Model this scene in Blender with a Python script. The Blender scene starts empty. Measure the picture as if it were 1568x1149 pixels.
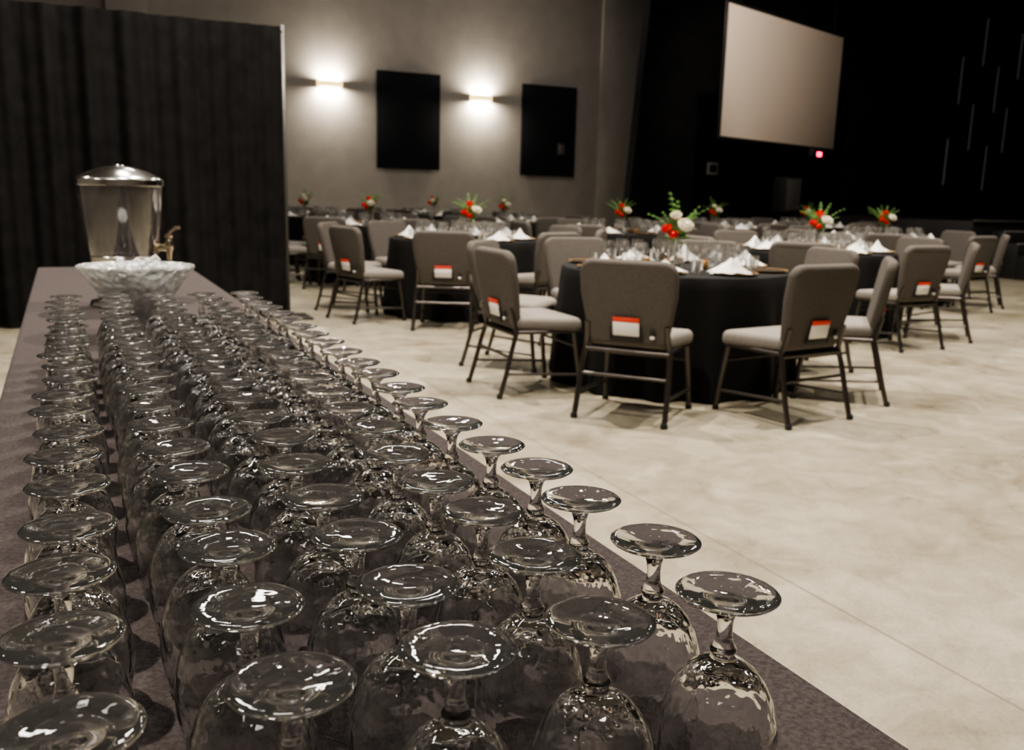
import bpy, bmesh, random
from mathutils import Matrix, Vector
from math import radians, sin, cos, pi, tan, atan2, hypot
random.seed(7)
S=bpy.context.scene
try: S.view_settings.look='AgX - Medium High Contrast'
except Exception: pass
def link(o): S.collection.objects.link(o); return o
T=Matrix.Translation
def RX(a): return Matrix.Rotation(radians(a),4,'X')
def RY(a): return Matrix.Rotation(radians(a),4,'Y')
def RZ(a): return Matrix.Rotation(radians(a),4,'Z')
def SC(x,y=None,z=None):
    y=x if y is None else y; z=x if z is None else z
    return Matrix.Diagonal((x,y,z,1))
# ---------------------------------------------------------------- materials
def mat(name,col=(.5,.5,.5),rough=.5,metal=0.,spec=.5,trans=0.,ior=1.5,emit=None,es=0.,sheen=0.,coat=0.):
    m=bpy.data.materials.new(name); m.use_nodes=True
    b=m.node_tree.nodes['Principled BSDF']
    b.inputs['Base Color'].default_value=(*col,1); b.inputs['Roughness'].default_value=rough
    b.inputs['Metallic'].default_value=metal; b.inputs['Specular IOR Level'].default_value=spec
    b.inputs['Transmission Weight'].default_value=trans; b.inputs['IOR'].default_value=ior
    b.inputs['Sheen Weight'].default_value=sheen; b.inputs['Coat Weight'].default_value=coat
    if emit: b.inputs['Emission Color'].default_value=(*emit,1); b.inputs['Emission Strength'].default_value=es
    return m
def nd(m,t,**k):
    n=m.node_tree.nodes.new(t)
    for a,v in k.items():
        if hasattr(n,a): setattr(n,a,v)
        else: n.inputs[a.replace('_',' ')].default_value=v
    return n
def lk(m,a,b): m.node_tree.links.new(a,b)
def texcol(m,c1,c2,scale=5.,detail=4.,bump=0.,bscale=None,lo=.35,hi=.65,stretch=(1,1,1)):
    b=m.node_tree.nodes['Principled BSDF']
    tc=nd(m,'ShaderNodeTexCoord'); mp=nd(m,'ShaderNodeMapping'); mp.inputs['Scale'].default_value=stretch
    lk(m,tc.outputs['Object'],mp.inputs[0])
    n=nd(m,'ShaderNodeTexNoise',Scale=scale,Detail=detail); lk(m,mp.outputs[0],n.inputs['Vector'])
    r=nd(m,'ShaderNodeValToRGB'); r.color_ramp.elements[0].position=lo; r.color_ramp.elements[1].position=hi
    r.color_ramp.elements[0].color=(*c1,1); r.color_ramp.elements[1].color=(*c2,1)
    lk(m,n.outputs['Fac'],r.inputs[0]); lk(m,r.outputs[0],b.inputs['Base Color'])
    if bump:
        n2=nd(m,'ShaderNodeTexNoise',Scale=bscale or scale,Detail=3.); lk(m,mp.outputs[0],n2.inputs['Vector'])
        bp=nd(m,'ShaderNodeBump',Strength=bump,Distance=.004); lk(m,n2.outputs['Fac'],bp.inputs['Height']); lk(m,bp.outputs[0],b.inputs['Normal'])
    return m
M_wall=texcol(mat('painted_wall',rough=.85),(.33,.30,.272),(.365,.332,.302),3,bump=.15,bscale=60)
M_ceil=mat('dark_ceiling',(.12,.115,.11),.9)
M_black=texcol(mat('black_wall_paint',rough=.9,spec=.2),(.006,.006,.007),(.011,.011,.012),2)
M_stage=mat('stage_black',(.018,.018,.019),.5)
M_drape=texcol(mat('black_drape_fabric',rough=.85,spec=.2),(.006,.006,.0065),(.012,.0115,.012),8,bump=.2,bscale=200)
M_cloth=texcol(mat('plum_table_linen',rough=.95,spec=.12),(.050,.042,.043),(.082,.071,.071),180,bump=.5,bscale=500)
M_bcloth=texcol(mat('black_table_linen',rough=.8,spec=.2),(.005,.005,.0055),(.010,.0095,.010),120,bump=.3,bscale=300)
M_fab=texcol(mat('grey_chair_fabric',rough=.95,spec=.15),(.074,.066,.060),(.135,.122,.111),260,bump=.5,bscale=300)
M_seat_lit=texcol(mat('grey_chair_fabric_lit',rough=.95,spec=.15),(.15,.137,.125),(.26,.24,.22),260,bump=.5,bscale=300)  # same chair fabric made paler, overhead light painted into the seats
M_frame=mat('bronze_steel_frame',(.10,.09,.085),.32,metal=.9)
M_pan=mat('black_seat_pan',(.012,.012,.012),.6)
M_card=mat('white_card',(.8,.79,.76),.6)
M_red=mat('red_card_header',(.75,.06,.03),.6)
M_acou=texcol(mat('acoustic_panel_fabric',rough=.95,spec=.1),(.012,.013,.015),(.018,.019,.022),60,bump=.3,bscale=200)
M_screen=mat('projection_screen_vinyl',(.86,.73,.63),.8)
M_white=mat('white_plastic',(.7,.7,.68),.5)
M_chrome=mat('polished_steel',(.80,.79,.77),.16,metal=1.)
M_nickel=mat('brass_spigot',(.75,.66,.5),.2,metal=1.)
M_gold=mat('gold_rim',(.75,.48,.22),.3,metal=.9)
M_sface=mat('sconce_amber_face',(.9,.75,.4),.5,emit=(1,.72,.22),es=2.2)
M_plate=mat('dark_plate',(.03,.028,.028),.25)
M_napkin=texcol(mat('white_napkin_linen',rough=.9),(.70,.68,.65),(.80,.78,.75),60,bump=.3,bscale=200)
M_leaf=texcol(mat('green_leaf',rough=.5),(.08,.20,.05),(.26,.42,.14),30)
M_stem=mat('green_stem',(.06,.16,.04),.5)
M_rosered=mat('red_petal',(.75,.03,.02),.55)
M_rosewht=mat('cream_petal',(.88,.85,.72),.55)
M_lamp=mat('lamp_diffuser',(1,1,1),.5,emit=(1,.93,.82),es=150)
M_bay=mat('added_bay_diffuser',(1,1,1),.5,emit=(1,.94,.86),es=38)
M_sclamp=mat('sconce_diffuser',(1,1,1),.5,emit=(1,.93,.75),es=30)
M_led=mat('red_indicator',(1,.02,.1),.5,emit=(1,.02,.12),es=7)
M_strip=mat('aluminium_strip',(.5,.5,.5),.5,metal=.3)
M_pole=mat('grey_drape_pole',(.13,.125,.12),.4,metal=.5)
M_lstrip=mat('led_light_strip',(.2,.2,.2),.5,emit=(1,.97,.95),es=.03)
M_amber=mat('votive_candle_glow',(1,.6,.2),.5,emit=(1,.5,.15),es=2)
def uneven(nt,strength,dist,scale=75):
    tcg=nt.nodes.new('ShaderNodeTexCoord'); nsg=nt.nodes.new('ShaderNodeTexNoise'); nsg.inputs['Scale'].default_value=scale; nsg.inputs['Detail'].default_value=1.5
    bpg=nt.nodes.new('ShaderNodeBump'); bpg.inputs['Strength'].default_value=strength; bpg.inputs['Distance'].default_value=dist
    nt.links.new(tcg.outputs['Object'],nsg.inputs['Vector']); nt.links.new(nsg.outputs['Fac'],bpg.inputs['Height']); return bpg.outputs[0]
def glassmat(name,haze_lift,bump,dist,scale=75):
    m=bpy.data.materials.new(name); m.use_nodes=True; nt=m.node_tree; nt.nodes.clear()
    g=nt.nodes.new('ShaderNodeBsdfGlass'); g.inputs['Color'].default_value=(1,1,1,1); g.inputs['Roughness'].default_value=0.; g.inputs['IOR'].default_value=1.54
    df=nt.nodes.new('ShaderNodeBsdfDiffuse'); df.inputs[0].default_value=(.85,.86,.85,1)
    mxs=nt.nodes.new('ShaderNodeMixShader'); mxs.inputs[0].default_value=haze_lift  # slight haze whose white share paints extra brightness into the dark glass
    nt.links.new(uneven(nt,bump,dist,scale),g.inputs['Normal'])
    q=nt.nodes.new('ShaderNodeOutputMaterial'); nt.links.new(g.outputs[0],mxs.inputs[1]); nt.links.new(df.outputs[0],mxs.inputs[2]); nt.links.new(mxs.outputs[0],q.inputs[0]); return m
M_glass=glassmat('clear_glass',.014,.34,.0015,65)
M_bglass=glassmat('clear_bowl_glass',.008,.85,.0034,50)
def thin(name,col=(.96,.97,.965),rough=0.0,gain=1.,milk=0.,bump=0.,base_=.085,bs=60):
    m=bpy.data.materials.new(name); m.use_nodes=True; nt=m.node_tree; nt.nodes.clear()
    tr=nt.nodes.new('ShaderNodeBsdfTransparent'); tr.inputs[0].default_value=(*col,1)
    gl=nt.nodes.new('ShaderNodeBsdfGlossy'); gl.inputs['Roughness'].default_value=rough
    lw=nt.nodes.new('ShaderNodeLayerWeight'); lw.inputs['Blend'].default_value=.5
    if bump: nt.links.new(uneven(nt,bump,.003,bs),gl.inputs['Normal'])
    pw=nt.nodes.new('ShaderNodeMath'); pw.operation='POWER'; pw.inputs[1].default_value=3.5
    mu=nt.nodes.new('ShaderNodeMath'); mu.operation='MULTIPLY_ADD'; mu.inputs[1].default_value=.8*gain; mu.inputs[2].default_value=base_*gain; mu.use_clamp=True
    nt.links.new(lw.outputs['Facing'],pw.inputs[0]); nt.links.new(pw.outputs[0],mu.inputs[0])
    mx=nt.nodes.new('ShaderNodeMixShader'); nt.links.new(mu.outputs[0],mx.inputs[0]); nt.links.new(tr.outputs[0],mx.inputs[1]); nt.links.new(gl.outputs[0],mx.inputs[2])
    out=mx.outputs[0]
    if milk:
        df=nt.nodes.new('ShaderNodeBsdfDiffuse'); df.inputs[0].default_value=(.85,.83,.83,1); m2=nt.nodes.new('ShaderNodeMixShader'); m2.inputs[0].default_value=milk
        nt.links.new(out,m2.inputs[1]); nt.links.new(df.outputs[0],m2.inputs[2]); out=m2.outputs[0]
    q=nt.nodes.new('ShaderNodeOutputMaterial'); nt.links.new(out,q.inputs[0]); return m
M_thin=thin('thin_blown_glass',rough=.05,gain=2.0,milk=.03)
M_urn=thin('clear_polycarbonate',(.76,.74,.75),rough=.05,gain=3.2,milk=.045)
M_ice=mat('crushed_ice',(.95,.97,.97),.18,trans=.35,ior=1.31)
M_crystal=texcol(mat('cut_crystal',rough=.12,trans=.5,ior=1.45),(.80,.83,.82),(.98,.99,.99),40)
b=M_crystal.node_tree.nodes['Principled BSDF']; vo=nd(M_crystal,'ShaderNodeTexVoronoi',Scale=38.); tcx=nd(M_crystal,'ShaderNodeTexCoord'); lk(M_crystal,tcx.outputs['Object'],vo.inputs['Vector'])
bp=nd(M_crystal,'ShaderNodeBump',Strength=1.,Distance=.014); lk(M_crystal,vo.outputs['Distance'],bp.inputs['Height']); lk(M_crystal,bp.outputs[0],b.inputs['Normal'])
# floor
M_floor=mat('polished_concrete',rough=.4,spec=.45); m=M_floor; b=m.node_tree.nodes['Principled BSDF']
tc=nd(m,'ShaderNodeTexCoord'); 
n1=nd(m,'ShaderNodeTexNoise',Scale=1.0,Detail=8.,Roughness=.68,Distortion=.8); lk(m,tc.outputs['Object'],n1.inputs['Vector'])
n2=nd(m,'ShaderNodeTexNoise',Scale=4.5,Detail=7.,Roughness=.72,Distortion=.5); lk(m,tc.outputs['Object'],n2.inputs['Vector'])
n3=nd(m,'ShaderNodeTexNoise',Scale=90.,Detail=3.); lk(m,tc.outputs['Object'],n3.inputs['Vector'])
r1=nd(m,'ShaderNodeValToRGB'); e=r1.color_ramp.elements; e[0].position=.32; e[0].color=(.225,.195,.145,1); e[1].position=.62; e[1].color=(.375,.35,.285,1)
x_=r1.color_ramp.elements.new(.45); x_.color=(.315,.288,.226,1)
lk(m,n1.outputs['Fac'],r1.inputs[0])
r2=nd(m,'ShaderNodeValToRGB'); e=r2.color_ramp.elements; e[0].position=.32; e[0].color=(.70,.67,.62,1); e[1].position=.66; e[1].color=(1.1,1.1,1.1,1)
lk(m,n2.outputs['Fac'],r2.inputs[0])
mx=nd(m,'ShaderNodeMix',data_type='RGBA',blend_type='MULTIPLY'); mx.inputs[0].default_value=1; lk(m,r1.outputs[0],mx.inputs[6]); lk(m,r2.outputs[0],mx.inputs[7])
r3=nd(m,'ShaderNodeValToRGB'); e=r3.color_ramp.elements; e[0].position=.30; e[0].color=(.8,.78,.75,1); e[1].position=.5; e[1].color=(1,1,1,1)
lk(m,n3.outputs['Fac'],r3.inputs[0])
mx2=nd(m,'ShaderNodeMix',data_type='RGBA',blend_type='MULTIPLY'); mx2.inputs[0].default_value=1; lk(m,mx.outputs[2],mx2.inputs[6]); lk(m,r3.outputs[0],mx2.inputs[7])
sp=nd(m,'ShaderNodeSeparateXYZ'); lk(m,tc.outputs['Object'],sp.inputs[0])
FCX,FCY=11.0,7.5
def joint(out,off,per,w_=.0045):
    a=nd(m,'ShaderNodeMath',operation='ADD'); lk(m,out,a.inputs[0]); a.inputs[1].default_value=off+per*20+per/2
    f=nd(m,'ShaderNodeMath',operation='MODULO'); lk(m,a.outputs[0],f.inputs[0]); f.inputs[1].default_value=per
    s=nd(m,'ShaderNodeMath',operation='SUBTRACT'); lk(m,f.outputs[0],s.inputs[0]); s.inputs[1].default_value=per/2
    ab=nd(m,'ShaderNodeMath',operation='ABSOLUTE'); lk(m,s.outputs[0],ab.inputs[0])
    l=nd(m,'ShaderNodeMath',operation='LESS_THAN'); lk(m,ab.outputs[0],l.inputs[0]); l.inputs[1].default_value=w_
    return l.outputs[0]
jm=nd(m,'ShaderNodeMath',operation='MULTIPLY'); lk(m,joint(sp.outputs[0],FCX-2.06,7.0),jm.inputs[0]); jm.inputs[1].default_value=.75
mx3=nd(m,'ShaderNodeMix',data_type='RGBA'); lk(m,jm.outputs[0],mx3.inputs[0]); lk(m,mx2.outputs[2],mx3.inputs[6]); mx3.inputs[7].default_value=(.16,.13,.09,1)
lk(m,mx3.outputs[2],b.inputs['Base Color'])
mr=nd(m,'ShaderNodeMapRange'); lk(m,n2.outputs['Fac'],mr.inputs[0]); mr.inputs[3].default_value=.20; mr.inputs[4].default_value=.40; lk(m,mr.outputs[0],b.inputs['Roughness'])
# ---------------------------------------------------------------- mesh builder
class MB:
    def __init__(s): s.v=[];s.f=[];s.mi=[];s.mats=[]
    def add(s,geo,m,X=None):
        vs,fs=geo
        if m not in s.mats: s.mats.append(m)
        k=s.mats.index(m); o=len(s.v)
        for p in vs:
            p=Vector(p); s.v.append(X@p if X is not None else p)
        for f in fs: s.f.append([i+o for i in f]); s.mi.append(k)
        return s
    def mesh(s,name,ang=40):
        me=bpy.data.meshes.new(name); me.from_pydata(s.v,[],s.f)
        for m in s.mats: me.materials.append(m)
        me.polygons.foreach_set('material_index',s.mi)
        me.polygons.foreach_set('use_smooth',[True]*len(s.f))
        me.update()
        if ang: me.set_sharp_from_angle(angle=radians(ang))
        return me
    def obj(s,name,X=None,ang=40):
        o=bpy.data.objects.new(name,s.mesh(name,ang)); 
        if X is not None: o.matrix_world=X
        return link(o)
def frombm(bm):
    bm.verts.index_update(); g=([v.co.copy() for v in bm.verts],[[v.index for v in f.verts] for f in bm.faces]); bm.free(); return g
def rbox(sx,sy,sz,b=.01,seg=2):
    bm=bmesh.new(); bmesh.ops.create_cube(bm,size=1); 
    for v in bm.verts: v.co=Vector((v.co.x*sx,v.co.y*sy,v.co.z*sz))
    if b>0: bmesh.ops.bevel(bm,geom=bm.edges[:],offset=b,segments=seg,profile=.5,affect='EDGES')
    return frombm(bm)
def pad(outline,th,b,seg=3):
    bm=bmesh.new(); vs=[bm.verts.new((x,y,-th/2)) for x,y in outline]; f=bm.faces.new(vs)
    r=bmesh.ops.extrude_face_region(bm,geom=[f]); 
    for v in r['geom']:
        if isinstance(v,bmesh.types.BMVert): v.co.z+=th
    bmesh.ops.recalc_face_normals(bm,faces=bm.faces[:])
    ed=[e for e in bm.edges if abs(e.verts[0].co.z-e.verts[1].co.z)<1e-6]
    bmesh.ops.bevel(bm,geom=ed,offset=b,segments=seg,profile=.5,affect='EDGES',clamp_overlap=True)
    return frombm(bm)
def lathe(prof,seg=32,wave=None):
    vs=[];rings=[]
    for k,(r,z) in enumerate(prof):
        if r<1e-6: rings.append([len(vs)]); vs.append((0,0,z))
        else:
            R=[]
            for i in range(seg):
                a=2*pi*i/seg; rr=r*(wave(a,k) if wave else 1); R.append(len(vs)); vs.append((rr*cos(a),rr*sin(a),z))
            rings.append(R)
    fs=[]
    for A,B in zip(rings,rings[1:]):
        for i in range(seg):
            j=(i+1)%seg
            if len(A)==1 and len(B)==1: continue
            if len(A)==1: fs.append([A[0],B[j],B[i]])
            elif len(B)==1: fs.append([A[i],A[j],B[0]])
            else: fs.append([A[i],A[j],B[j],B[i]])
    return vs,fs
def tube(pts,r,seg=8):
    pts=[Vector(p) for p in pts]; vs=[];fs=[]; n=len(pts); up=None
    rr=r if isinstance(r,(list,tuple)) else [r]*n
    for i,p in enumerate(pts):
        d=(pts[min(i+1,n-1)]-pts[max(i-1,0)]).normalized()
        if up is None:
            up=Vector((0,0,1)) if abs(d.z)<.9 else Vector((1,0,0))
        a=d.cross(up).normalized(); b2=a.cross(d).normalized(); up=b2
        for k in range(seg):
            t=2*pi*k/seg; vs.append(p+a*cos(t)*rr[i]+b2*sin(t)*rr[i])
    for i in range(n-1):
        for k in range(seg):
            l=(k+1)%seg; fs.append([i*seg+k,i*seg+l,(i+1)*seg+l,(i+1)*seg+k])
    fs.append(list(range(seg))[::-1]); fs.append([(n-1)*seg+k for k in range(seg)]); return vs,fs
def arc(cx,cy,r,a0,a1,n=6): return [(cx+r*cos(radians(a0+(a1-a0)*i/n)),cy+r*sin(radians(a0+(a1-a0)*i/n))) for i in range(n+1)]
def boxobj(name,x0,x1,y0,y1,z0,z1,m,b=0.):
    return MB().add(rbox(x1-x0,y1-y0,z1-z0,b),m).obj(name,T(((x0+x1)/2,(y0+y1)/2,(z0+z1)/2)),ang=30)
# ---------------------------------------------------------------- room shell
XW,XE,YS,YN,ZC=-7.,29.,-4.5,19.5,7.2
boxobj('floor',XW-.2,XE+.2,YS-.2,YN+.2,-.2,0,M_floor)
boxobj('ceiling',XW-.2,XE+.2,YS-.2,YN+.2,ZC,ZC+.2,M_ceil)
boxobj('wall_north',XW,XE,YN,YN+.2,0,ZC,M_wall)
boxobj('wall_west',XW-.2,XW,YS-.2,YN+.2,0,ZC,M_wall)
boxobj('wall_south',XW,XE,YS-.2,YS,0,ZC,M_wall)
boxobj('wall_east',XE,XE+.2,YS-.2,YN+.2,0,ZC,M_black)
boxobj('baseboard_north',XW,XE,YN-.02,YN,0,.12,M_stage)
boxobj('trim_1',11.62,12.9,YN-.06,YN,0,ZC,M_wall,.01)
boxobj('trim_2',.9,1.62,YN-.35,YN,0,ZC,M_wall,.01)
def prism(poly,y0,y1):
    n=len(poly); vs=[(x,y0,z) for x,z in poly]+[(x,y1,z) for x,z in poly]
    fs=[list(range(n)),list(range(n,2*n))[::-1]]+[[i,i+n,(i+1)%n+n,(i+1)%n] for i in range(n)]
    return vs,fs
ang=atan2(17.6-15.66,XE-.05-10.05); L=hypot(17.6-15.66,XE-.05-10.05)
MB().add(prism([(0,0),(L,0),(L,ZC),(.55,ZC)],0,.2),M_black).obj('wall_stage',T((10.05,15.66,0))@Matrix.Rotation(ang,4,'Z'),ang=30)
WM=T((10.05,15.66,0))@Matrix.Rotation(ang,4,'Z')
st=MB(); st.add(rbox(14.6,4.5,.96,.01),M_stage,T((14.2+7.3,11.0+2.27,.48))); st.add(rbox(14.6,.06,.04,.01),M_pole,T((14.2+7.3,11.0,.97)))
st.obj('stage_platform',ang=30)
sp_=MB()
for i in range(4): sp_.add(rbox(2.4,.28,.20*(i+1),.008),M_stage,T((15.8,10.96-.28*(4-i)+.14,.10*(i+1)))); sp_.add(rbox(2.4,.03,.012,.003),M_strip,T((15.8,10.96-.28*(4-i)+.02,.20*(i+1)+.004)))
sp_.obj('stage_steps',ang=30)
for (x,z) in [(10.2,2.0),(10.45,4.0),(11.1,2.9),(11.3,5.0),(12.0,3.9),(12.9,4.8),(12.6,2.9),(13.5,3.9),(11.9,1.9)]:
    o=MB(); o.add(rbox(.03,.03,1.15,.006),M_lstrip); o.add(rbox(.06,.02,.06,.004),M_pan,T((0,.015,.5))); o.add(rbox(.06,.02,.06,.004),M_pan,T((0,.015,-.5)))
    o.obj('wall_light_strip',WM@T((x,-.025,z+.3)))
def panel(x0,x1,z0,z1):
    o=MB(); w=x1-x0;h=z1-z0
    o.add(rbox(w,.05,h,.012),M_acou); o.add(rbox(w*.9,.02,h*.9,.0),M_pan,T((0,.034,0)))
    return o.obj('acoustic_panel',T(((x0+x1)/2,YN-.045,(z0+z1)/2)))
panel(6.12,7.56,1.70,3.72); panel(9.56,10.98,1.66,3.69)
o=MB(); o.add(rbox(.2,.05,.3,.01),M_pan); o.add(rbox(.15,.02,.22,.005),M_fab,T((0,-.025,0))); o.obj('thermostat_box',T((10.6,YN-.095,2.27)))
SCW=72
def sconce(x,z):
    o=MB(); hw=.27
    out=[(hw*cos(t),-.02-.11*sin(t)) for t in [pi*i/16 for i in range(17)]]
    n=17; vs=[(a,b_,-.05) for a,b_ in out]+[(a,b_,.05) for a,b_ in out]
    fs=[[i,i+1,i+1+n,i+n] for i in range(n-1)]; o.add((vs,fs),M_sface)
    o.add(rbox(.56,.02,.16,.004),M_white,T((0,-.01,0)))
    vs2=[(a*.95,b_*.95,.035) for a,b_ in out]; o.add((vs2,[list(range(n))]),M_sclamp)
    vs3=[(a*.95,b_*.95,-.035) for a,b_ in out]; o.add((vs3,[list(range(n))[::-1]]),M_sclamp)
    ob=o.obj('wall_sconce',T((x,YN,z)))
    for s,rx in ((1,180),(-1,0)):
        l=bpy.data.lights.new('sconce_light','AREA'); l.shape='RECTANGLE'; l.size=.44; l.size_y=.09; l.energy=SCW*(1 if s>0 else 1.2); l.color=(1,.90,.73)
        lo=link(bpy.data.objects.new('sconce_light',l)); lo.parent=ob; lo.matrix_local=T((0,-.10,.07*s))@RX(rx)
sconce(5.12,3.36); sconce(8.55,3.30)
# projection screen
p0=Vector((10.66,13.62)); p1=Vector((14.85,15.13)); W=(p1-p0).length; a=atan2(p1.y-p0.y,p1.x-p0.x)
SM=T((p0.x,p0.y,0))@Matrix.Rotation(a,4,'Z')
o=MB(); z0,z1=2.33,4.60
o.add(rbox(W,.02,z1-z0,.003),M_screen,T((W/2,0,(z0+z1)/2)))
for zz in (z0-.015,z1+.015): o.add(rbox(W+.1,.05,.05,.008),M_plate,T((W/2,.01,zz)))
for xx in (-.03,W+.03): o.add(rbox(.05,.05,z1-z0,.008),M_plate,T((xx,.01,(z0+z1)/2)))
for xx in (.4,W-.4): o.add(tube([(xx,.01,z1),(xx,.01,ZC)],.006),M_pan)
o.add(rbox(.5,.12,.16,.02),M_plate,T((W-.78,-.02,z0-.11))); o.add(rbox(.19,.02,.09,.01),M_led,T((W-.76,-.085,z0-.14)))
o.obj('projection_screen',SM)
o=MB(); o.add(rbox(.42,.4,.7,.03),M_stage,T((0,0,1.35))); o.add(rbox(.36,.02,.62,.01),M_pole,T((0,-.2,1.35))); o.add(tube([(0,0,0),(0,0,1.05)],.03),M_plate)
for k in range(3): o.add(tube([(0,0,.5),(.4*cos(k*2.09),.4*sin(k*2.09),.01)],.015),M_plate)
o.obj('loudspeaker',T((13.3,14.7,0)))
o=MB(); o.add(rbox(.3,.03,.25,.01),M_strip); o.add(rbox(.2,.02,.15,.005),M_plate,T((0,-.012,0))); o.obj('wall_control_plate',WM@T((2.25,-.015,1.85)))
# ---------------------------------------------------------------- drapes
o=MB(); nx=620; x0,x1=-4.2,1.84; Yd=8.75; zs=[0.01,.3,.9,1.6,2.2,2.5,2.60,2.635]
vs=[];fs=[]
for k,z in enumerate(zs):
    amp=.06*(1-.4*z/2.62)
    for i in range(nx+1):
        x=x0+(x1-x0)*i/nx
        y=Yd-.055+amp*(sin(x*17+.9*sin(x*3.1)))*(.6+.4*sin(x*2.3+1))*.8+.03*amp/.05*sin(x*43+z*.3)*.5+.015*sin(x*5+z)
        vs.append((x,min(y,Yd-.024) if z>2.3 else y,z))
for k in range(len(zs)-1):
    for i in range(nx): a_=k*(nx+1)+i; fs.append([a_,a_+1,a_+nx+2,a_+nx+1])
o.add((vs,fs),M_drape)
o.add(tube([(x0,Yd,2.60),(x1+.03,Yd,2.60)],.022),M_pole)
for x in (x1+.03,x0,-1.2):
    o.add(tube([(x,Yd,.0),(x,Yd,2.66)],.02,10),M_pole); o.add(rbox(.4,.4,.02,.004),M_plate,T((x,Yd,.012)))
o.obj('black_drape_partition',ang=0)
# ---------------------------------------------------------------- serving table
TX0,TX1,TY0,TY1,TZ=-.15,.63,-.45,5.65,.76
def rrect(hx,hy,r,n=5):
    return arc(hx-r,hy-r,r,0,90,n)+arc(-hx+r,hy-r,r,90,180,n)+arc(-hx+r,-hy+r,r,180,270,n)+arc(hx-r,-hy+r,r,270,360,n)
def dens(poly,step=.02):
    out=[]
    for i in range(len(poly)):
        a_=Vector(poly[i]);b_=Vector(poly[(i+1)%len(poly)]); n=max(1,int((b_-a_).length/step))
        for k in range(n): out.append(a_.lerp(b_,k/n))
    return out
hx,hy=(TX1-TX0)/2,(TY1-TY0)/2
base=dens(rrect(hx,hy,.02)); n=len(base)
o=MB(); vs=[];fs=[]; lev=[(-.01,TZ),(-.003,TZ-.001),(0,TZ-.004),(.003,TZ-.012),(.004,TZ-.03),(.010,.6),(.02,.4),(.03,.2),(.04,.02)]
nr=[]
for i in range(n):
    t=(base[(i+1)%n]-base[i-1]).normalized(); nr.append(Vector((t.y,-t.x)))
s=0; ss=[]
for i in range(n): ss.append(s); s+=(base[(i+1)%n]-base[i]).length
for d,z in lev:
    f_=max(0,(TZ-.03-z)/TZ)
    for i in range(n):
        w=f_*(.028*sin(ss[i]*2*pi*round(s/.31)/s)+.014*sin(ss[i]*2*pi*round(s/.17)/s+1))
        p=base[i]+nr[i]*(d+w); vs.append((p.x,p.y,z))
for k in range(len(lev)-1):
    for i in range(n): j=(i+1)%n; fs.append([k*n+i,k*n+j,(k+1)*n+j,(k+1)*n+i][::-1])
fs.append(list(range(n)))
o.add((vs,fs),M_cloth)
for X in (-.3,.3):
    for Y in (-2.8,-.9,.9,2.8): o.add(tube([(X,Y,0),(X,Y,.74)],.015),M_strip)
o.obj('serving_table',T(((TX0+TX1)/2,(TY0+TY1)/2,0)),ang=50)
# ---------------------------------------------------------------- wine glass (stored upside down)
footp=[(0,.0035),(.012,.0030),(.024,.0012),(.034,.0),(.0375,.0008),(.0390,.0020),(.0378,.0034),(.032,.0046),(.022,.0070),(.013,.0110),(.0085,.0165),(.0064,.023),(.0058,.030),(.0062,.038),(.0078,.0435),(.0100,.0465),(.0100,.0490),(.0080,.0520)]
outer=[(.0105,.0550),(.0180,.0590),(.0265,.0655),(.0335,.0745),(.0392,.086),(.0435,.100),(.0460,.114),(.0466,.128),(.0452,.145),(.0425,.160),(.0400,.1712)]
inner=[(.0394,.1728),(.0386,.1722),(.0385,.1715),(.0409,.160),(.0435,.145),(.0448,.128),(.0441,.114),(.0414,.100),(.0367,.0872),(.0302,.0775),(.0222,.0705),(.0135,.0668),(.006,.0652),(0,.0648)]
foot=footp+outer[:2]+[(0,.059)]; bowl2=outer[1:]
GM=MB().add(lathe(footp,40),M_glass).add(lathe([footp[-1]]+outer+inner,40),M_bglass)
bm=bmesh.new(); me=GM.mesh('wine_glass',60); bm.from_mesh(me); bmesh.ops.remove_doubles(bm,verts=bm.verts[:],dist=1e-6); bm.to_mesh(me); bm.free(); me.set_sharp_from_angle(angle=radians(60)); GM=me
HG=.1728
for c,cx in enumerate([-.012,.098,.213,.325,.434]):
    for r in range(20):
        x=cx+random.uniform(-.008,.008); y=.505+.1105*r+random.uniform(-.008,.008)
        g=link(bpy.data.objects.new('wine_glass',GM))
        g.matrix_world=T((x,y,TZ+HG+.0004))@RX(180)@RZ(random.uniform(0,360))
# ---------------------------------------------------------------- punch bowl with ice
o=MB()
pb=[(0,.0),(.055,.0),(.062,.006),(.056,.014),(.042,.022),(.032,.035),(.036,.048),(.055,.062),(.080,.088),(.104,.122),(.134,.165),(.168,.210),(.166,.216),(.158,.211),(.126,.166),(.096,.124),(.072,.092),(.05,.072),(0,.068)]
def wv(a_,k): return 1+(.022*cos(24*a_) if 7<=k<=12 else (.01*cos(24*a_) if k in(1,2,3) else 0))
o.add(lathe(pb,96,wv),M_crystal)
rnd=random.Random(3)
for i in range(260):
    zz=rnd.random(); rmax=.085+.058*zz
    rr=rmax*rnd.random()**.5; th=rnd.uniform(0,2*pi); z=.115+.085*zz+.05*(1-(rr/.15)**2)*rnd.random()*zz; s_=rnd.uniform(.018,.027)
    o.add(rbox(s_,s_,s_*.9,.004,1),M_ice,T((rr*cos(th),rr*sin(th),z))@RX(rnd.uniform(0,90))@RZ(rnd.uniform(0,90)))
o.obj('crystal_punch_bowl',T((.190,3.05,TZ)),ang=35)
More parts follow.
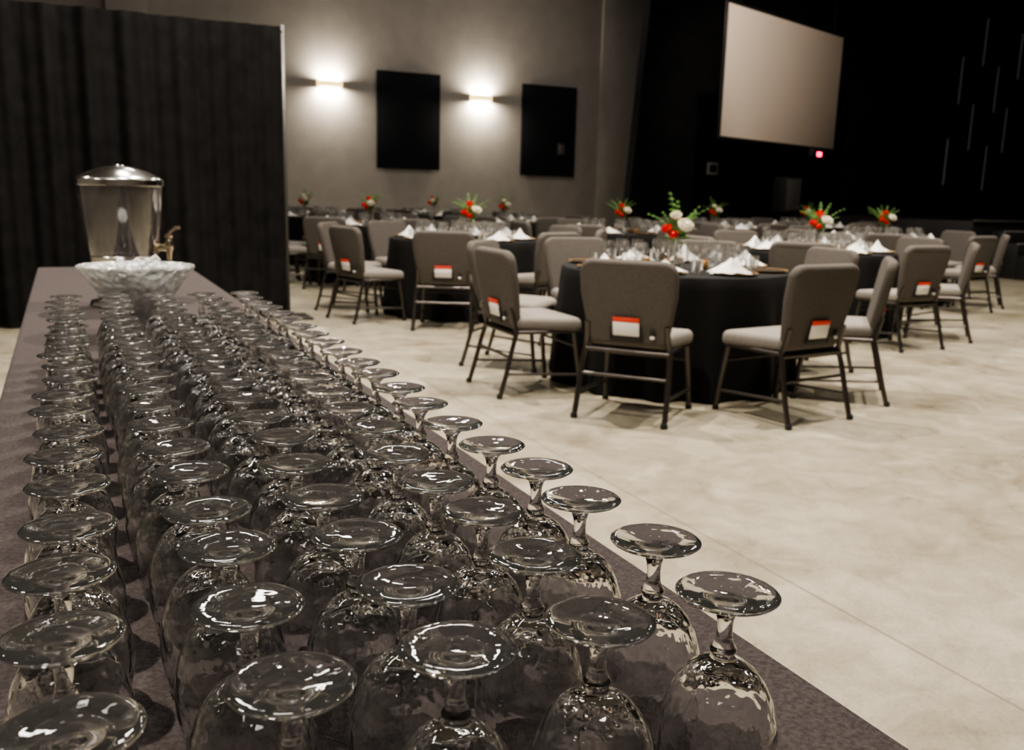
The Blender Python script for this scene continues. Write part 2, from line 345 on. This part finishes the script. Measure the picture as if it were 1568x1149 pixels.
# ---------------------------------------------------------------- beverage dispenser
o=MB()
o.add(lathe([(0,0),(.125,0),(.13,.008),(.125,.02),(.07,.035),(.05,.06),(.05,.11),(.075,.135),(.115,.15),(.118,.165),(.1,.17),(0,.17)],48),M_chrome)
o.add(lathe([(0,.172),(.105,.172),(.118,.18),(.128,.23),(.138,.32),(.145,.40),(.149,.455)],64),M_urn)
o.add(lathe([(.149,.452),(.156,.455),(.156,.475),(.150,.482),(.142,.486),(.10,.507),(.05,.522),(.02,.526),(.018,.53),(0,.531)],64),M_chrome)
o.add(lathe([(.112,.172),(.122,.172),(.124,.19),(.120,.194),(.112,.19)],64),M_chrome)
o.add(lathe([(0,.18),(.028,.18),(.028,.44),(0,.445)],32),M_urn)
sm=RZ(-28)
o.add(tube([(.115,0,.225),(.175,0,.225)],.014,14),M_nickel,sm); o.add(tube([(.128,0,.225),(.134,0,.225)],.026,16),M_nickel,sm)
o.add(lathe([(0,-.045),(.009,-.045),(.011,-.01),(.017,0),(.018,.02),(.012,.03),(.008,.045),(0,.047)],16),M_nickel,sm@T((.178,0,.222)))
o.add(tube([(.178,0,.262),(.182,0,.285),(.205,0,.30),(.225,0,.302)],[.006,.006,.007,.008],10),M_nickel,sm)
o.add(lathe([(0,.0),(.012,.0),(.015,.008),(.012,.016),(0,.018)],16),M_nickel,sm@T((.178,0,.262)))
o.obj('beverage_dispenser',T((.195,3.82,TZ)))
# ---------------------------------------------------------------- banquet chair
def chair():
    o=MB()
    out=arc(.25-.075,.47-.075,.075,0,90,7)+arc(-.25+.075,.47-.075,.075,90,180,7)+[(-.247,.28),(-.222,.12)]+arc(-.205+.03,.0+.03,.03,180,270,4)+arc(.205-.03,.03,.03,270,360,4)+[(.222,.12),(.247,.28)]
    v,f=pad(out,.062,.024)
    P=T((0,-.20,.425))@RX(10.5)@RX(90)
    v=[Vector((p.x,p.y,p.z-.28*p.x*p.x)) for p in v]
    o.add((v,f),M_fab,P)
    so=arc(.245-.07,.24-.07,.07,0,90,5)+arc(-.245+.07,.24-.07,.07,90,180,5)+arc(-.215+.04,-.22+.04,.04,180,270,4)+arc(.215-.04,-.22+.04,.04,270,360,4)
    v,f=pad(so,.085,.032,4); v=[Vector((p.x,p.y,p.z+.012*(1-(p.x/.25)**2)*(1-(p.y/.25)**2)*(p.z>0)-(.02*max(0,p.y-.12)/.12))) for p in v]
    o.add((v,f),M_seat_lit,T((0,.01,.445)))
    o.add(rbox(.42,.40,.02,.006),M_pan,T((0,0,.395)))
    for s in (-1,1):
        o.add(tube([(s*.235,-.315,0),(s*.232,-.275,.14),(s*.226,-.235,.30),(s*.218,-.205,.40),(s*.208,-.222,.46),(s*.205,-.24,.54)],.0145,10),M_frame)
        o.add(tube([(s*.235,.235,0),(s*.228,.215,.18),(s*.215,.19,.385)],.0145,10),M_frame)
        o.add(tube([(s*.216,.20,.392),(s*.218,-.21,.398)],.0125,10),M_frame)
        o.add(tube([(s*.231,.222,.12),(s*.231,-.272,.15)],.009,8),M_frame)
        for y in (-.315,.235): o.add(lathe([(0,0),(.018,0),(.019,.018),(.015,.03),(0,.03)],12),M_pan,T((s*.235,y,0)))
    o.add(tube([(-.23,-.25,.25),(.23,-.25,.25)],.010,8),M_frame)
    o.add(tube([(-.222,.205,.30),(.222,.205,.30)],.010,8),M_frame)
    o.add(tube([(-.215,-.215,.385),(.215,-.215,.385)],.013,8),M_frame)
    B=T((0,-.20,.425))@RX(10.5)
    o.add(rbox(.135,.004,.085,.0008,1),M_card,B@T((.0,-.037,.10)))
    o.add(rbox(.135,.005,.026,.0008,1),M_red,B@T((.0,-.0375,.150)))
    o.add(rbox(.15,.010,.035,.002,1),M_pan,B@T((0,-.034,.045)))
    for x in (-.08,.08): o.add(tube([(x,-.038,.03),(x,-.040,.11)],.004,6),M_pan,B)
    o.add(rbox(.022,.012,.055,.003,1),M_pan,B@T((.135,-.034,.075))); o.add(rbox(.022,.02,.018,.003,1),M_card,B@T((.135,-.036,.06)))
    for p in o.v: p.x*=1.1
    return o.mesh('banquet_chair',50)
CM=chair()
def put_chair(x,y,h):
    c=link(bpy.data.objects.new('banquet_chair',CM)); c.matrix_world=T((x,y,0))@RZ(-h)
# ---------------------------------------------------------------- round tables
RT=.76
def rtable(ph):
    o=MB(); seg=160; prof=[(0,.7605),(.3,.7605),(.6,.7605),(.745,.7600),(.757,.757),(.7625,.750)]+[(.765,.75-.74*k/10) for k in range(1,11)]
    v,f=lathe(prof,seg)
    nv=[]
    for p in v:
        p=Vector(p); a_=atan2(p.y,p.x); r_=hypot(p.x,p.y); t=max(0,(.75-p.z)/.74)
        if t>0 and r_>.1:
            w=.5+.5*sin(13*a_+ph+.8*sin(3*a_)); w2=.5+.5*sin(22*a_+2*ph)
            k=t**.8*(.0+.075*w**1.5+.02*w2); p=Vector((p.x*(1+k/r_),p.y*(1+k/r_),p.z))
        nv.append(p)
    o.add((nv,f),M_bcloth); o.add(tube([(0,0,0),(0,0,.74)],.04),M_strip); return o.mesh('round_banquet_table',60)
RM=[rtable(p) for p in (0,1.3,2.9)]
def napkin(o,X,r):
    h=r.uniform(.075,.12); n=13; w=.12; vs=[(0,0,h)]; 
    for i in range(n):
        a_=2*pi*i/n; rr=(w if abs(cos(a_))>.4 else w*.65)*r.uniform(.75,1.15)
        vs.append((rr*.42*cos(a_),rr*.42*sin(a_),h*r.uniform(.42,.62)*(1.0 if i%2 else .72)))
    for i in range(n):
        a_=2*pi*i/n; rr=(w if abs(cos(a_))>.4 else w*.65)*r.uniform(.8,1.2)*(1.1 if i%2 else .85)
        vs.append((rr*cos(a_),rr*sin(a_),.001 if i%2 else .012))
    fs=[]
    for i in range(n):
        j=(i+1)%n; fs.append([0,1+i,1+j]); fs.append([1+i,1+n+i,1+n+j,1+j])
    o.add((vs,fs),M_napkin,X)
GMB=MB(); GMB.add(lathe(foot,20),M_thin); GMB.add(lathe(bowl2,20),M_thin)
tumb=lathe([(0,0),(.026,0),(.03,.01),(.034,.09),(.033,.09),(.027,.012),(0,.012)],16)
def setting(seed):
    r=random.Random(seed); o=MB()
    for k in range(8):
        A=RZ(45*k+r.uniform(-3,3))
        o.add(lathe([(0,.003),(.10,.003),(.115,.006),(.145,.012),(.145,.015),(.115,.009),(0,.006)],40),M_plate,A@T((0,-.59,0)))
        o.add(lathe([(.138,.0125),(.15,.014),(.15,.018),(.138,.0165),(.138,.0125)],40),M_gold,A@T((0,-.59,0)))
        if r.random()<.85: napkin(o,A@T((r.uniform(-.03,.03),-.57,.008))@RZ(r.uniform(-35,35))@SC(1.1,1.1,1.0),r)
        X=A@T((.17,-.42,.0005)); o.add((GMB.v,GMB.f),M_thin,X)
        o.add((GMB.v,GMB.f),M_thin,A@T((.09,-.34,.0005)))
        o.add(tumb,M_thin,A@T((.21,-.50,.0005)))
    for k in range(4):
        A=RZ(90*k+40+r.uniform(-8,8))@T((0,-.2,0))
        o.add(lathe([(0,0),(.025,0),(.032,.015),(.03,.055),(.028,.055),(.028,.02),(0,.018)],18),M_gold,A); o.add(lathe([(0,.02),(.022,.02),(.022,.045),(0,.046)],14),M_amber,A)
    return o.mesh('table_place_settings',40)
SMs=[setting(i) for i in range(3)]
def rose(o,m,X,R=.04):
    for k,(s_,top) in enumerate([(1,.55),(.82,.75),(.62,.95),(.42,1.1)]):
        pr=[(.25*R*s_,-.5*R),(.8*R*s_,-.25*R),(R*s_,.15*R),(.93*R*s_,.5*R*top),(.98*R*s_,.72*R*top)]
        o.add(lathe(pr,20,lambda a_,kk,k=k:1+.10*sin(5*a_+k*1.7)*(kk/4)),m,X)
    o.add(lathe([(0,-.5*R),(.3*R,-.5*R),(.3*R,.55*R),(0,.75*R)],10),m,X)
def leafm(o,X,l=.07,w=.02):
    vs=[(0,0,0),(w,l*.35,.006),(w*.8,l*.7,.004),(0,l,-.01),(-w*.8,l*.7,.004),(-w,l*.35,.006),(0,l*.5,-.004)]
    o.add((vs,[[0,1,6],[1,2,6],[2,3,6],[3,4,6],[4,5,6],[5,0,6]]),M_leaf,X)
def frond(o,az,lean,L_,z0):
    pts=[]
    for i in range(9):
        t=i/8; an=lean*t; pts.append(Vector((0,L_*t*sin(radians(lean*.4+an*.6)),z0+L_*t*cos(radians(lean*.4+an*.6)))))
    o.add(tube(pts,.002,5),M_stem,RZ(az))
    for i in range(1,9):
        for s in (-1,1): leafm(o,RZ(az)@T(pts[i])@RX(60-lean*.5)@RZ(s*60),.06*(1.15-i/9),.009)
def bouquet(seed):
    r=random.Random(seed); o=MB()
    o.add(lathe([(0,.004),(.036,.004),(.038,0),(.045,.002),(.045,.20),(.048,.205)],32),M_thin)
    o.add(lathe([(0,.006),(.043,.006),(.043,.12),(0,.12)],32),M_thin)
    fl=[(M_rosered,-.065,-.06,.26,.036),(M_rosewht,.05,-.09,.285,.052),(M_rosered,-.02,-.08,.225,.032),(M_rosewht if seed%2 else M_rosered,-.01,-.03,.345,.038),(M_rosered,.02,.07,.30,.036)]
    for m,x,y,z,R in fl:
        o.add(tube([(-x*.4,-y*.4,.01),(x*.3,y*.3,.19),(x,y,z-.02)],.0028,6),M_stem); 
        rose(o,m,T((x,y,z))@RX(-y*400)@RY(x*400),R)
    for i in range(9): frond(o,-110+i*27+r.uniform(-12,12),r.uniform(10,50),r.uniform(.2,.33),.18)
    for i in range(12): leafm(o,RZ(r.uniform(0,360))@T((0,.03,r.uniform(.17,.23)))@RX(r.uniform(-10,50)),r.uniform(.05,.09),.02)
    return o.mesh('flower_centerpiece',50)
BMs=[bouquet(i) for i in range(3)]
tabs=[(3.7,5.12),(3.68,8.75),(3.7,12.25),(3.75,15.7),(6.55,6.8),(6.55,10.3),(6.5,13.8),(6.6,17.3),(9.35,8.55),(9.5,12.0),(12.3,13.0)]
for i,(x,y) in enumerate(tabs):
    t=link(bpy.data.objects.new('round_banquet_table',RM[i%3])); t.matrix_world=T((x,y,0))@RZ(i*37)
    off={0:0,1:-15,4:4}.get(i,random.uniform(-6,6))
    t=link(bpy.data.objects.new('table_place_settings',SMs[i%3])); t.matrix_world=T((x,y,.7612))@RZ(-off)
    fx,fy=(-.10,-.14) if i==0 else (random.uniform(-.08,.08),random.uniform(-.08,.08))
    t=link(bpy.data.objects.new('flower_centerpiece',BMs[(i+1)%3])); t.matrix_world=T((x+fx,y+fy,.7615))@RZ(-35+random.uniform(-25,25)*(i>0))
    for k in range(8):
        pos=45*k+off
        rr=1.12+random.uniform(-.01,.04)
        jx=random.uniform(-2,2); hd=pos+180+random.uniform(-6,6)
        if i==0:
            jx=0
            if k==5: pos=225; hd=50; rr=1.12
            if k==6: pos=271; hd=92; rr=1.07
            if k==4: pos=180.5; hd=-7; rr=1.10
            if k==3: pos=138; rr=1.08
        px,py=x+rr*sin(radians(pos+jx)),y+rr*cos(radians(pos+jx))
        if py>YN-.45: continue
        put_chair(px,py,hd)
# ---------------------------------------------------------------- ceiling lights
def downlight(x,y,e,col=(1,.89,.75),aim=None,size=100,blend=.7,rad=.06):
    o=MB(); o.add(lathe([(.13,-.25),(.14,-.25),(.14,0),(0,0)],28),M_plate); o.add(lathe([(0,-.22),(.125,-.22)],28),M_lamp)
    o.add(lathe([(.13,-.25),(.127,-.20)],28),M_chrome)
    ob=o.obj('ceiling_downlight',T((x,y,ZC-.005)))
    l=bpy.data.lights.new('downlight_lamp','SPOT'); l.energy=e; l.color=col; l.spot_size=radians(size); l.spot_blend=blend; l.shadow_soft_size=rad
    R=Vector(aim).to_track_quat('-Z','Y').to_matrix().to_4x4() if aim else Matrix.Identity(4)
    lo=link(bpy.data.objects.new('downlight_lamp',l)); lo.parent=ob; lo.matrix_local=T((0,0,-.27))@R
W0=1300
for x,y,e in [(4.4,3.6,1.5),(1.8,6.6,1.9),(-1.2,2.4,1.4),(7.4,4.8,1.5),(5.2,8.6,.9),(9.2,9.8,.8),(12.2,7.6,.7)]:
    downlight(x,y,W0*e)
def added_bay(x,y):  # unseen overhead lights, added for glints in the glasses and general fill
    o=MB(); o.add(lathe([(.38,-.50),(.41,-.50),(.39,-.42),(.15,-.30),(.08,-.18),(0,-.18)],32),M_plate); o.add(lathe([(0,-.49),(.38,-.49)],24),M_bay)
    o.add(tube([(0,0,-.2),(0,0,0)],.012),M_plate); o.obj('added_bay_light',T((x,y,ZC)))
for x,y in [(-3.2,4.5),(.6,4.5),(-3.2,9.),(.8,8.8),(4.3,10.6),(8.2,7.2),(1.6,13.2),(5.4,15.4),(8.8,16.2),(-1.8,.2),(1.2,-2.)]:
    added_bay(x,y)
downlight(8.6,9.9,W0*.75,aim=(4.15,4.5,-3.4),size=46)  # extra spot, added only to brighten the projection screen
w=bpy.data.worlds.new('world'); S.world=w; w.use_nodes=True; w.node_tree.nodes['Background'].inputs[0].default_value=(.05,.045,.04,1); w.node_tree.nodes['Background'].inputs[1].default_value=.3
# ---------------------------------------------------------------- camera
cd=bpy.data.cameras.new('camera'); c=link(bpy.data.objects.new('camera',cd)); S.camera=c
cd.sensor_width=36; cd.lens=1400/1568*36; cd.clip_start=.02; cd.clip_end=200
R3=Matrix.Rotation(radians(-26),4,'Z')@Matrix.Rotation(radians(90-11.2),4,'X')@Matrix.Rotation(radians(1.5),4,'Z')
c.matrix_world=T((0,0,1.22))@R3
cd.dof.use_dof=True; cd.dof.focus_distance=.86; cd.dof.aperture_fstop=10
